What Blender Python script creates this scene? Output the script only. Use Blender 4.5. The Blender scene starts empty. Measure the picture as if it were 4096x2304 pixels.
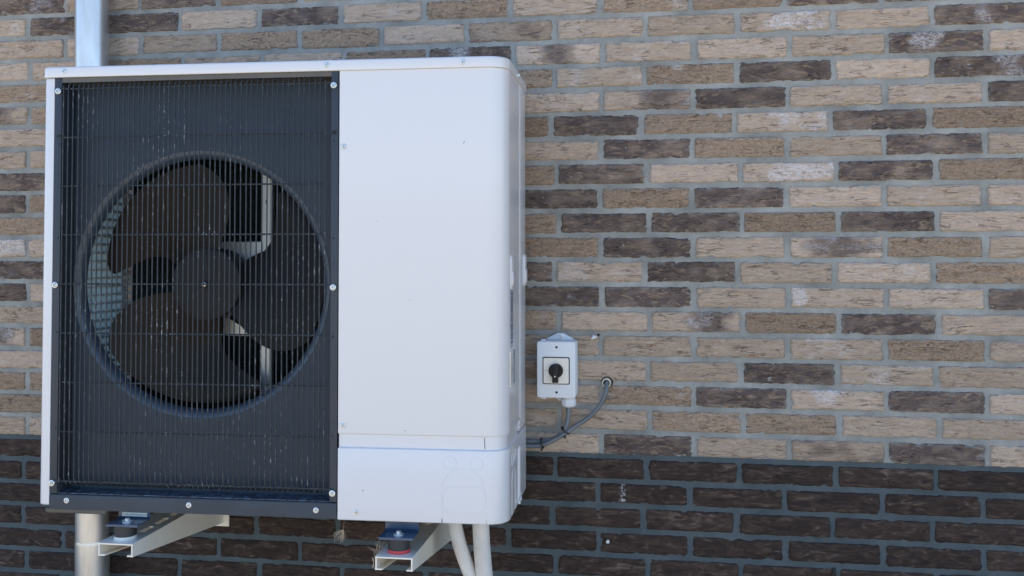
import bpy, math, random
import numpy as np
from math import sin, cos, pi, radians
from mathutils import Matrix, Vector

scene = bpy.context.scene
col = scene.collection

# ------------------------------------------------------------------ camera
cam_d = bpy.data.cameras.new('camera')
cam = bpy.data.objects.new('camera', cam_d)
col.objects.link(cam)
cam.location = (0.3084, -2.4757, 1.5232)
cam.rotation_euler = (1.58484, 0.00273, 0.16742)
cam_d.sensor_width = 36.0
cam_d.lens = 35.457
cam_d.shift_x = 0.00016
cam_d.shift_y = -0.06238
cam_d.clip_start = 0.05
cam_d.clip_end = 2000.0
scene.camera = cam

# ------------------------------------------------------------------ sky, sun, exposure
SUN_EL, SUN_AZ = radians(56), radians(-52)     # sun stands behind the house, to the left; azimuth from +Y towards +X
world = bpy.data.worlds.new('World')
scene.world = world
world.use_nodes = True
wn = world.node_tree
for n in list(wn.nodes):
    wn.nodes.remove(n)
sky = wn.nodes.new('ShaderNodeTexSky')
sky.sky_type = 'NISHITA'
sky.sun_disc = False
sky.sun_elevation = SUN_EL
sky.sun_rotation = SUN_AZ
sky.air_density = 0.8
sky.dust_density = 0.1
sky.ozone_density = 3.0
bg = wn.nodes.new('ShaderNodeBackground')
bg.inputs['Strength'].default_value = 0.15
wo = wn.nodes.new('ShaderNodeOutputWorld')
wn.links.new(sky.outputs[0], bg.inputs[0])
wn.links.new(bg.outputs[0], wo.inputs[0])

sun_d = bpy.data.lights.new('sun', 'SUN')
sun_d.energy = 3.6
sun_d.angle = radians(0.53)
sun_d.color = (1.0, 0.90, 0.75)
sun = bpy.data.objects.new('sun', sun_d)
col.objects.link(sun)
sdir = Vector((sin(SUN_AZ) * cos(SUN_EL), cos(SUN_AZ) * cos(SUN_EL), sin(SUN_EL)))
sun.rotation_euler = (-sdir).to_track_quat('-Z', 'Y').to_euler()
sun.location = sdir * 30

vs = scene.view_settings
vs.view_transform = 'Standard'
vs.look = 'None'
vs.gamma = 1.0
vs.use_curve_mapping = False
vs.exposure = 1.26

scene.cycles.max_bounces = 10
scene.cycles.diffuse_bounces = 5
scene.cycles.glossy_bounces = 5
scene.cycles.sample_clamp_indirect = 6.0
scene.cycles.use_denoising = True

# ------------------------------------------------------------------ helpers
def link(o, parent=None):
    col.objects.link(o)
    if parent is not None:
        o.parent = parent
    return o

def tag(o, label, cat, group=None, kind=None):
    if label: o['label'] = label
    if cat: o['category'] = cat
    if group: o['group'] = group
    if kind: o['kind'] = kind
    return o

def empty(name, loc=(0, 0, 0), rz=0.0):
    o = bpy.data.objects.new(name, None)
    o.empty_display_size = 0.05
    o.location = loc
    o.rotation_euler = (0, 0, rz)
    return link(o)

class MB:
    """collects pieces of one part, links them as one mesh object"""
    def __init__(s):
        s.v, s.f, s.m = [], [], []
    def add(s, verts, faces, mi=0):
        b = len(s.v)
        s.v += [tuple(map(float, p)) for p in verts]
        s.f += [tuple(i + b for i in f) for f in faces]
        s.m += [mi] * len(faces)
        return s
    def box(s, x0, y0, z0, x1, y1, z1, mi=0):
        return s.add([(x0, y0, z0), (x1, y0, z0), (x1, y1, z0), (x0, y1, z0), (x0, y0, z1), (x1, y0, z1), (x1, y1, z1), (x0, y1, z1)],
                     [(0, 3, 2, 1), (4, 5, 6, 7), (0, 1, 5, 4), (1, 2, 6, 5), (2, 3, 7, 6), (3, 0, 4, 7)], mi)
    def loft(s, rings, cap0=True, cap1=True, closed=True, mi=0):
        n = len(rings[0]); v = [p for r in rings for p in r]; f = []
        for k in range(len(rings) - 1):
            for i in range(n if closed else n - 1):
                j = (i + 1) % n
                f.append((k * n + i, k * n + j, (k + 1) * n + j, (k + 1) * n + i))
        if cap0: f.append(tuple(range(n - 1, -1, -1)))
        if cap1: f.append(tuple((len(rings) - 1) * n + i for i in range(n)))
        return s.add(v, f, mi)
    def tube(s, pts, r, n=10, caps=True, mi=0):
        pts = [Vector(p) for p in pts]; rr = r if isinstance(r, (list, tuple)) else [r] * len(pts)
        rings = []; up = None
        for k, p in enumerate(pts):
            t = (pts[min(k + 1, len(pts) - 1)] - pts[max(k - 1, 0)]).normalized()
            if up is None:
                up = Vector((0, 0, 1)) if abs(t.z) < .9 else Vector((0, 1, 0))
            a = t.cross(up).normalized(); b = a.cross(t).normalized(); up = b
            rings.append([p + a * (rr[k] * cos(2 * pi * i / n)) + b * (rr[k] * sin(2 * pi * i / n)) for i in range(n)])
        return s.loft(rings, caps, caps, mi=mi)
    def lathe(s, prof, c=(0, 0, 0), axis='y', n=32, cap0=False, cap1=False, mi=0):
        """prof: (radius, along axis)"""
        rings = []
        for r, h in prof:
            ring = []
            for i in range(n):
                a = 2 * pi * i / n
                if axis == 'y': q = (c[0] + r * cos(a), c[1] + h, c[2] + r * sin(a))
                elif axis == 'z': q = (c[0] + r * cos(a), c[1] + r * sin(a), c[2] + h)
                else: q = (c[0] + h, c[1] + r * cos(a), c[2] + r * sin(a))
                ring.append(q)
            rings.append(ring)
        return s.loft(rings, cap0, cap1, mi=mi)
    def build(s, name, mats, parent=None, smooth=True, ang=35, bevel=0.0, seg=2):
        me = bpy.data.meshes.new(name)
        me.from_pydata(s.v, [], s.f)
        mats = mats if isinstance(mats, (list, tuple)) else [mats]
        for m in mats: me.materials.append(m)
        if len(mats) > 1: me.polygons.foreach_set('material_index', s.m)
        me.update()
        o = finish(name, me, parent, smooth, ang, bevel, seg)
        return o

def finish(name, me, parent, smooth=True, ang=35, bevel=0.0, seg=2):
    import bmesh
    bm = bmesh.new(); bm.from_mesh(me)
    bmesh.ops.recalc_face_normals(bm, faces=bm.faces)
    if bevel > 0:
        ed = [e for e in bm.edges if len(e.link_faces) == 2 and e.calc_face_angle(0) > radians(50)]
        bmesh.ops.bevel(bm, geom=ed, offset=bevel, segments=seg, profile=0.5, affect='EDGES', clamp_overlap=True)
    if smooth:
        for f in bm.faces: f.smooth = True
        for e in bm.edges:
            e.smooth = not (len(e.link_faces) == 2 and e.calc_face_angle(0) > radians(ang))
    bm.to_mesh(me); bm.free()
    return link(bpy.data.objects.new(name, me), parent)

def roundrect(x0, y0, x1, y1, r, n=8):
    """outline with radii r = (x0y0, x1y0, x1y1, x0y1), counter-clockwise"""
    if not isinstance(r, (tuple, list)): r = (r,) * 4
    out = []
    for (cx, cy, a0, rr) in ((x0 + r[0], y0 + r[0], pi, r[0]), (x1 - r[1], y0 + r[1], 1.5 * pi, r[1]), (x1 - r[2], y1 - r[2], 0, r[2]), (x0 + r[3], y1 - r[3], .5 * pi, r[3])):
        for k in range(n + 1):
            a = a0 + .5 * pi * k / n
            out.append((cx + rr * cos(a), cy + rr * sin(a)))
    return out

def rprism(mb, x0, y0, x1, y1, z0, z1, r, bt=0.0, bb=0.0, n=8, mi=0):
    """upright prism over a rounded rectangle, its top and bottom edges eased by bt and bb"""
    if not isinstance(r, (tuple, list)): r = (r,) * 4
    def ring(ins, z):
        rr = [max(q - ins, 0.0004) for q in r]
        return [(x, y, z) for x, y in roundrect(x0 + ins, y0 + ins, x1 - ins, y1 - ins, rr, n)]
    rings = []
    if bb > 0: rings += [ring(bb * (1 - sin(a)), z0 + bb * (1 - cos(a))) for a in (0, pi / 6, pi / 3)]
    rings.append(ring(0, z0 + bb)); rings.append(ring(0, z1 - bt))
    if bt > 0: rings += [ring(bt * (1 - cos(a)), z1 - bt + bt * sin(a)) for a in (pi / 6, pi / 3, pi / 2)]
    mb.loft(rings, mi=mi)
    return mb

def fprism(mb, outline, y0, y1, ease=0.0, mi=0):
    """plate whose outline lies in x,z; y0 is its front face"""
    if ease > 0:
        cx = sum(p[0] for p in outline) / len(outline); cz = sum(p[1] for p in outline) / len(outline)
        sx = max(abs(p[0] - cx) for p in outline); sz = max(abs(p[1] - cz) for p in outline)
        k = lambda e: [(cx + (x - cx) * (1 - e / sx), cz + (z - cz) * (1 - e / sz)) for x, z in outline]
        rings = [[(x, y0, z) for x, z in k(ease)], [(x, y0 + ease * .3, z) for x, z in k(ease * .3)], [(x, y0 + ease, z) for x, z in outline], [(x, y1, z) for x, z in outline]]
    else:
        rings = [[(x, y0, z) for x, z in outline], [(x, y1, z) for x, z in outline]]
    mb.loft(rings, mi=mi)
    return mb

def smooth_path(pts, n=8):
    P = [Vector(p) for p in pts]; P = [P[0] * 2 - P[1]] + P + [P[-1] * 2 - P[-2]]; out = []
    for i in range(1, len(P) - 2):
        for k in range(n):
            t = k / n
            a, b, c, d = P[i - 1], P[i], P[i + 1], P[i + 2]
            out.append(.5 * ((2 * b) + (c - a) * t + (2 * a - 5 * b + 4 * c - d) * t * t + (3 * b - a - 3 * c + d) * t ** 3))
    out.append(P[-2])
    return out

# ------------------------------------------------------------------ materials
def mat(name):
    m = bpy.data.materials.new(name); m.use_nodes = True
    nt = m.node_tree
    return m, nt, nt.nodes['Principled BSDF']

def nd(nt, t, **kw):
    n = nt.nodes.new('ShaderNode' + t)
    for k, v in kw.items(): setattr(n, k, v)
    return n

def noise(nt, vec, scale, detail=4.0, rough=.55, dist=0.0):
    n = nd(nt, 'TexNoise')
    n.inputs['Scale'].default_value = scale; n.inputs['Detail'].default_value = detail
    n.inputs['Roughness'].default_value = rough; n.inputs['Distortion'].default_value = dist
    if vec is not None: nt.links.new(vec, n.inputs['Vector'])
    return n.outputs['Fac']

def ramp(nt, fac, stops):
    r = nd(nt, 'ValToRGB')
    e = r.color_ramp.elements
    while len(e) < len(stops): e.new(.5)
    for q, (p, c) in zip(e, stops):
        q.position = p; q.color = (c[0], c[1], c[2], 1) if isinstance(c, tuple) else (c, c, c, 1)
    nt.links.new(fac, r.inputs[0])
    return r.outputs[0]

def mix(nt, fac, a, b, mode='MIX'):
    m = nd(nt, 'MixRGB', blend_type=mode)
    for s, v in ((m.inputs[0], fac), (m.inputs[1], a), (m.inputs[2], b)):
        if isinstance(v, (int, float)): s.default_value = v
        elif isinstance(v, tuple): s.default_value = (*v, 1)
        else: nt.links.new(v, s)
    return m.outputs[0]

def mth(nt, op, a, b=None, clamp=False):
    m = nd(nt, 'Math', operation=op, use_clamp=clamp)
    for s, v in ((m.inputs[0], a), (m.inputs[1], b)):
        if v is None: continue
        if isinstance(v, (int, float)): s.default_value = v
        else: nt.links.new(v, s)
    return m.outputs[0]

def mapped(nt, scale, loc=(0, 0, 0), src='pos'):
    mp = nd(nt, 'Mapping')
    mp.inputs['Scale'].default_value = scale; mp.inputs['Location'].default_value = loc
    if src == 'pos': nt.links.new(nd(nt, 'NewGeometry').outputs['Position'], mp.inputs['Vector'])
    else: nt.links.new(nd(nt, 'TexCoord').outputs['Object'], mp.inputs['Vector'])
    return mp.outputs[0]

def attr(nt, name):
    return nd(nt, 'Attribute', attribute_type='GEOMETRY', attribute_name=name).outputs['Fac']

def bump(nt, h, strength, dist, normal=None):
    b = nd(nt, 'Bump'); b.inputs['Strength'].default_value = strength; b.inputs['Distance'].default_value = dist
    nt.links.new(h, b.inputs['Height'])
    if normal is not None: nt.links.new(normal, b.inputs['Normal'])
    return b.outputs[0]

def brick_material():
    m, nt, bs = mat('facing_brick')
    rnd, dark, white, rough = attr(nt, 'rnd'), attr(nt, 'dark'), attr(nt, 'white'), attr(nt, 'rough')
    off = nd(nt, 'CombineXYZ'); nt.links.new(mth(nt, 'MULTIPLY', rnd, 37.0), off.inputs[1])
    def shifted(sc):
        v = nd(nt, 'VectorMath', operation='ADD'); nt.links.new(mapped(nt, sc), v.inputs[0]); nt.links.new(off.outputs[0], v.inputs[1])
        return v.outputs[0]
    fold = noise(nt, shifted((24, 24, 110)), 1.0, 6, .66, 1.8)
    patch = noise(nt, shifted((26, 26, 80)), 1.0, 8, .68, 1.6)
    grain = noise(nt, mapped(nt, (1, 1, 1)), 420, 3, .65)
    grit = noise(nt, shifted((150, 150, 230)), 1.0, 4, .7, 1.0)
    cn = noise(nt, shifted((13, 13, 95)), 1.0, 2, .5, 1.1)
    cw = noise(nt, shifted((24, 24, 50)), 1.0, 2, .5)
    crack = mth(nt, 'MULTIPLY', ramp(nt, mth(nt, 'ABSOLUTE', mth(nt, 'SUBTRACT', cn, .5)), [(.0, 1.0), (.014, .45), (.028, 0.0)]), ramp(nt, cw, [(.50, 0.0), (.60, 1.0)]))
    light = ramp(nt, fold, [(.30, (.38, .27, .195)), (.40, (.50, .378, .275)), (.55, (.57, .445, .335)), (.75, (.66, .54, .425))])
    pink = mix(nt, mth(nt, 'MULTIPLY', rnd, .5), light, mix(nt, .5, light, (.49, .40, .35)))
    med = ramp(nt, grit, [(.32, (.10, .07, .048)), (.42, (.29, .205, .138)), (.55, (.385, .28, .195)), (.75, (.50, .38, .275))])
    c = mix(nt, rough, pink, med)
    drk = ramp(nt, patch, [(.37, (.036, .028, .036)), (.46, (.074, .055, .058)), (.54, (.155, .114, .090)), (.64, (.32, .24, .175))])
    c = mix(nt, mth(nt, 'ADD', mth(nt, 'MULTIPLY', dark, .96), mth(nt, 'MULTIPLY', mth(nt, 'SUBTRACT', patch, .5), mth(nt, 'MULTIPLY', dark, 1.2)), True), c, drk)
    c = mix(nt, mth(nt, 'MULTIPLY', grain, .35), c, mix(nt, 1.0, c, (.72, .70, .68), 'MULTIPLY'))
    c = mix(nt, mth(nt, 'MULTIPLY', crack, .55), c, mix(nt, 1.0, c, (.30, .26, .24), 'MULTIPLY'))
    sm = mth(nt, 'MULTIPLY', attr(nt, 'edge'), ramp(nt, noise(nt, shifted((55, 55, 90)), 1.0, 4, .65, .6), [(.50, 0.0), (.60, .85)]))
    c = mix(nt, sm, c, (.33, .325, .295))
    # single brick brightness
    c = mix(nt, 1.0, c, ramp(nt, rnd, [(0, .90), (1, 1.25)]), 'MULTIPLY')
    wmask = mth(nt, 'MULTIPLY', white, ramp(nt, noise(nt, shifted((120, 120, 190)), 1.0, 4, .7, 1.2), [(.40, .0), (.58, 1.0)]), True)
    c = mix(nt, mth(nt, 'MULTIPLY', wmask, .8), c, (.78, .75, .75))
    nt.links.new(c, bs.inputs['Base Color'])
    bs.inputs['Roughness'].default_value = .88
    bs.inputs['Specular IOR Level'].default_value = .25
    h0 = nd(nt, 'Bump', invert=True); h0.inputs['Strength'].default_value = .9; h0.inputs['Distance'].default_value = .003; nt.links.new(crack, h0.inputs['Height'])
    h1 = bump(nt, fold, .9, .006, h0.outputs[0])
    h2 = bump(nt, grit, .8, .0035, h1)
    h3 = bump(nt, grain, .35, .0008, h2)
    nt.links.new(h3, bs.inputs['Normal'])
    return m

def plinth_material():
    m, nt, bs = mat('plinth_brick')
    rnd, white = attr(nt, 'rnd'), attr(nt, 'white')
    off = nd(nt, 'CombineXYZ'); nt.links.new(mth(nt, 'MULTIPLY', rnd, 37.0), off.inputs[1])
    v = nd(nt, 'VectorMath', operation='ADD'); nt.links.new(mapped(nt, (24, 24, 70)), v.inputs[0]); nt.links.new(off.outputs[0], v.inputs[1])
    p = noise(nt, v.outputs[0], 1.0, 5, .6, 1.3)
    g = noise(nt, mapped(nt, (1, 1, 1)), 380, 3, .6)
    c = ramp(nt, p, [(.3, (.018, .011, .009)), (.50, (.042, .027, .021)), (.60, (.064, .043, .033)), (.72, (.15, .11, .085))])
    sp = ramp(nt, noise(nt, mapped(nt, (1, 1, 1), (3, 1, 7)), 130, 2, .5), [(.73, 0.0), (.78, 1.0)])
    c = mix(nt, mth(nt, 'MULTIPLY', sp, .35), c, (.35, .32, .31))
    wm = mth(nt, 'MULTIPLY', white, ramp(nt, noise(nt, mapped(nt, (1, 1, 1)), 160, 3, .6), [(.45, 0.0), (.62, 1.0)]), True)
    c = mix(nt, wm, c, (.45, .44, .45))
    c = mix(nt, 1.0, c, ramp(nt, rnd, [(0, .8), (1, 1.2)]), 'MULTIPLY')
    nt.links.new(c, bs.inputs['Base Color'])
    bs.inputs['Roughness'].default_value = .8
    bs.inputs['Specular IOR Level'].default_value = .3
    nt.links.new(bump(nt, g, .35, .001, bump(nt, p, .7, .004)), bs.inputs['Normal'])
    return m

PLINTH_TOP = 2.1 - 18.5 * .06
def mortar_material():
    m, nt, bs = mat('mortar')
    z = nd(nt, 'SeparateXYZ'); nt.links.new(nd(nt, 'NewGeometry').outputs['Position'], z.inputs[0])
    big = noise(nt, mapped(nt, (1, 1, 1)), 9, 4, .6)
    g = noise(nt, mapped(nt, (1, 1, 1)), 520, 3, .7)
    up = ramp(nt, big, [(.32, (.235, .24, .222)), (.5, (.33, .333, .308)), (.68, (.42, .42, .39))])
    lo = ramp(nt, big, [(.3, (.070, .088, .094)), (.7, (.115, .138, .146))])
    wob = mth(nt, 'ADD', z.outputs[2], mth(nt, 'MULTIPLY', mth(nt, 'SUBTRACT', noise(nt, mapped(nt, (1, 1, 1)), 40, 3, .6), .5), .006))
    c = mix(nt, mth(nt, 'GREATER_THAN', wob, PLINTH_TOP + .006), lo, up)
    c = mix(nt, ramp(nt, g, [(.35, .55), (.6, 0.0)]), c, mix(nt, 1.0, c, (.55, .55, .55), 'MULTIPLY'))
    sp = ramp(nt, noise(nt, mapped(nt, (1, 1, 1), (5, 2, 1)), 300, 2, .5), [(.70, 0.0), (.76, .6)])
    c = mix(nt, sp, c, (.55, .55, .54))
    nt.links.new(c, bs.inputs['Base Color'])
    bs.inputs['Roughness'].default_value = .92
    bs.inputs['Specular IOR Level'].default_value = .2
    nt.links.new(bump(nt, g, .7, .0015, bump(nt, noise(nt, mapped(nt, (1, 1, 1)), 90, 3, .6), .6, .003)), bs.inputs['Normal'])
    return m

def paint(name, color, rough=.3, coat=0.0, dirt=.03, metal=0.0, spec=.5, orange=0.0, scale=6.0, flat=False):
    m, nt, bs = mat(name)
    n1 = noise(nt, mapped(nt, (1, 1, .35), src='obj'), scale, 5, .6)
    d = tuple(q * (1 - dirt * 3) for q in color)
    c = ramp(nt, n1, [(.35, d), (.6, color)])
    nt.links.new(c, bs.inputs['Base Color'])
    if flat: bs.inputs['Roughness'].default_value = rough
    else: nt.links.new(ramp(nt, noise(nt, mapped(nt, (1, 1, 1), src='obj'), 14, 4, .6), [(.3, max(rough - .06, .02)), (.7, rough + .08)]), bs.inputs['Roughness'])
    bs.inputs['Metallic'].default_value = metal
    bs.inputs['Specular IOR Level'].default_value = spec
    bs.inputs['Coat Weight'].default_value = coat
    bs.inputs['Coat Roughness'].default_value = .18
    if orange: nt.links.new(bump(nt, noise(nt, mapped(nt, (1, 1, 1), src='obj'), 700, 2, .5), orange, .0004), bs.inputs['Normal'])
    return m

def dusty_wire():
    m, nt, bs = mat('dusty_black_wire')
    n1 = noise(nt, mapped(nt, (260, 260, 70)), 1.0, 4, .7)
    s = ramp(nt, n1, [(.57, 0.0), (.67, 1.0)])
    zone = ramp(nt, noise(nt, mapped(nt, (7, 7, 5)), 1.0, 3, .6), [(.45, .06), (.66, .75)])
    nt.links.new(mix(nt, mth(nt, 'MULTIPLY', s, zone), (.034, .041, .047), (.55, .56, .57)), bs.inputs['Base Color'])
    bs.inputs['Roughness'].default_value = .45
    bs.inputs['Specular IOR Level'].default_value = .25
    return m

def dusty_panel():
    m, nt, bs = mat('charcoal_sheet')
    n1 = noise(nt, mapped(nt, (5, 5, 2), src='obj'), 1.0, 4, .6)
    c = ramp(nt, n1, [(.3, (.035, .049, .070)), (.7, (.049, .063, .084))])
    sp = ramp(nt, noise(nt, mapped(nt, (1, 1, 1), src='obj'), 240, 2, .5), [(.74, 0.0), (.8, .5)])
    nt.links.new(mix(nt, sp, c, (.35, .36, .38)), bs.inputs['Base Color'])
    bs.inputs['Roughness'].default_value = .42
    bs.inputs['Specular IOR Level'].default_value = .25
    return m

def zinc():
    m, nt, bs = mat('galvanised_zinc')
    v = nd(nt, 'TexVoronoi'); v.inputs['Scale'].default_value = 1.0
    nt.links.new(mapped(nt, (16, 16, 6)), v.inputs['Vector'])
    sm = noise(nt, mapped(nt, (9, 9, 2)), 1.0, 5, .65, .5)
    a = mix(nt, .15, ramp(nt, sm, [(.34, (.34, .37, .37)), (.46, (.50, .53, .53)), (.58, (.60, .62, .61)), (.70, (.74, .75, .73))]), v.outputs['Color'], 'SOFT_LIGHT')
    bw = nd(nt, 'HueSaturation'); bw.inputs['Saturation'].default_value = .18; nt.links.new(a, bw.inputs['Color'])
    nt.links.new(bw.outputs[0], bs.inputs['Base Color'])
    bs.inputs['Metallic'].default_value = .8
    nt.links.new(ramp(nt, sm, [(.3, .40), (.7, .28)]), bs.inputs['Roughness'])
    return m

def wrapped_tape():
    m, nt, bs = mat('ribbed_white_insulation')
    mp = nd(nt, 'Mapping'); mp.inputs['Rotation'].default_value = (0, radians(38), 0)
    nt.links.new(nd(nt, 'TexCoord').outputs['Object'], mp.inputs['Vector'])
    w = nd(nt, 'TexWave', bands_direction='Z'); w.inputs['Scale'].default_value = 95; w.inputs['Distortion'].default_value = .4
    nt.links.new(mp.outputs[0], w.inputs['Vector'])
    n1 = noise(nt, mapped(nt, (1, 1, 1), src='obj'), 25, 4, .6)
    c = ramp(nt, n1, [(.3, (.66, .62, .56)), (.65, (.78, .75, .70))])
    nt.links.new(mix(nt, mth(nt, 'MULTIPLY', w.outputs['Fac'], .22), c, (.52, .49, .45)), bs.inputs['Base Color'])
    bs.inputs['Roughness'].default_value = .6
    nt.links.new(bump(nt, w.outputs['Fac'], .5, .001), bs.inputs['Normal'])
    return m

def wet_tray():
    m, nt, bs = mat('wet_dark_tray')
    n1 = noise(nt, mapped(nt, (90, 60, 90)), 1.0, 4, .65)
    nt.links.new(ramp(nt, n1, [(.45, (.026, .045, .075)), (.62, (.14, .19, .25))]), bs.inputs['Base Color'])
    nt.links.new(ramp(nt, n1, [(.4, .18), (.6, .55)]), bs.inputs['Roughness'])
    nt.links.new(bump(nt, n1, .5, .002), bs.inputs['Normal'])
    return m

M = {}
M['brick'] = brick_material(); M['plinth'] = plinth_material(); M['mortar'] = mortar_material()
M['white'] = paint('white_enamel', (.69, .69, .695), .32, .5, .004, scale=1.2, flat=True)
M['white_side'] = M['white']
M['charcoal'] = paint('charcoal_enamel', (.050, .061, .076), .36, 0, .08, spec=.25)
M['bell'] = paint('bell_mouth_plastic', (.055, .078, .110), .26, 0, .04, spec=.55)
M['sheet'] = dusty_panel(); M['wire'] = dusty_wire(); M['tray'] = wet_tray()
M['fan'] = paint('dark_fan_plastic', (.0160, .0138, .0125), .36, 0, .06, spec=.14)
M['hub'] = paint('hub_plastic', (.024, .023, .025), .5, 0, .08, spec=.18, scale=20)
M['fin'] = paint('coil_fin_aluminium', (.50, .64, .66), .45, 0, .05)
M['fin_shaded'] = paint('shaded_coil_fin', (.050, .068, .070), .5, 0, .08)  # same fins at the back, the casing's inner shade painted into their colour
M['tubes'] = paint('coil_tube_metal', (.80, .84, .82), .35, 0, .05, .2)
M['galv'] = paint('galvanised_sheet', (.55, .55, .52), .4, 0, .05, .5)
M['inner'] = paint('inner_dark_sheet', (.030, .030, .030), .6, 0, .1)
M['screw'] = paint('zinc_screw', (.72, .76, .76), .28, 0, .04, .75, scale=60)
M['recess'] = paint('screw_recess', (.12, .14, .15), .5)
M['hole'] = paint('dark_hole', (.012, .012, .012), .8)
M['cream'] = paint('cream_powder_coat', (.84, .785, .67), .33, .1, .02)
M['rubber'] = paint('black_rubber', (.030, .030, .032), .55, 0, .1, scale=40)
M['red'] = paint('red_polymer_ring', (.62, .075, .085), .45, 0, .05)
M['ringwhite'] = paint('white_polymer_ring', (.76, .75, .70), .45, 0, .03)
M['foot'] = paint('dark_blue_foot', (.030, .070, .14), .22, .3, .08)
M['zinc'] = zinc(); M['tape'] = wrapped_tape()
M['boxgrey'] = paint('light_grey_polymer', (.70, .73, .75), .42, 0, .02)
M['plate'] = paint('satin_cream_plate', (.82, .78, .68), .35, 0, .015)
M['black'] = paint('black_polymer', (.011, .011, .012), .4, 0, .1, spec=.25)
M['print'] = paint('grey_print', (.36, .34, .31), .6)
M['cable'] = paint('grey_cable_sheath', (.155, .172, .188), .40, 0, .06, scale=40)
M['tie'] = paint('black_tie', (.015, .015, .016), .4)
M['sleeve'] = paint('cream_sleeve', (.86, .79, .60), .45)
M['plaster'] = paint('white_plaster', (.80, .79, .77), .9)
M['silver'] = paint('bright_silver_foil', (.70, .70, .68), .08, 0, .02, 1.0)
M['label'] = paint('grey_label_foil', (.36, .39, .44), .35, 0, .03, .2)
M['labeltext'] = paint('label_print', (.10, .11, .14), .6)
M['sticker'] = paint('pale_sticker', (.62, .70, .74), .5, 0, .02)
M['tuft'] = paint('dry_seed_hair', (.55, .42, .30), .8)
M['brownpan'] = paint('brown_grey_base', (.115, .108, .095), .5, 0, .1)

def ground_material():
    m, nt, bs = mat('sandy_paving')
    b = nd(nt, 'TexBrick'); b.inputs['Scale'].default_value = 1.0
    b.inputs['Brick Width'].default_value = .6; b.inputs['Row Height'].default_value = .4; b.inputs['Mortar Size'].default_value = .006
    b.inputs['Color1'].default_value = (.50, .42, .31, 1); b.inputs['Color2'].default_value = (.56, .475, .355, 1); b.inputs['Mortar'].default_value = (.22, .19, .15, 1)
    nt.links.new(mapped(nt, (1, 1, 1)), b.inputs['Vector'])
    n1 = noise(nt, mapped(nt, (1, 1, 1)), 30, 5, .6)
    nt.links.new(mix(nt, .3, b.outputs['Color'], ramp(nt, n1, [(.3, (.34, .28, .20)), (.7, (.60, .51, .39))])), bs.inputs['Base Color'])
    bs.inputs['Roughness'].default_value = .9
    return m

# ------------------------------------------------------------------ the ground
g = MB().add([(-600, -600, 0), (600, -600, 0), (600, 600, 0), (-600, 600, 0)], [(0, 1, 2, 3)]).build('ground', ground_material(), smooth=False)
g['kind'] = 'structure'

# ------------------------------------------------------------------ the brick wall
rng = np.random.default_rng(11)
H, PW = .06, .22185
BL, BH = .2095, .0475
WX0, WX1, WTOP = -6.2, 5.2, 3.66

def vnoise(x, y, seed):
    def h(i, j):
        n = (i * 374761393 + j * 668265263 + seed * 1442695041) & 0xffffffff
        n = ((n ^ (n >> 13)) * 1274126177) & 0xffffffff
        return ((n ^ (n >> 16)) & 0xffff) / 65535.0
    xi, yi = np.floor(x).astype(np.int64), np.floor(y).astype(np.int64)
    fx, fy = x - xi, y - yi
    fx, fy = fx * fx * (3 - 2 * fx), fy * fy * (3 - 2 * fy)
    return (h(xi, yi) * (1 - fx) + h(xi + 1, yi) * fx) * (1 - fy) + (h(xi, yi + 1) * (1 - fx) + h(xi + 1, yi + 1) * fx) * fy

def fbm(x, y, seed, o=3):
    a, s, t = .5, 0.0, 0.0
    for k in range(o):
        s = s + a * vnoise(x * 2 ** k, y * 2 ** k, seed + k * 17); t += a; a *= .5
    return s / t

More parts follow.
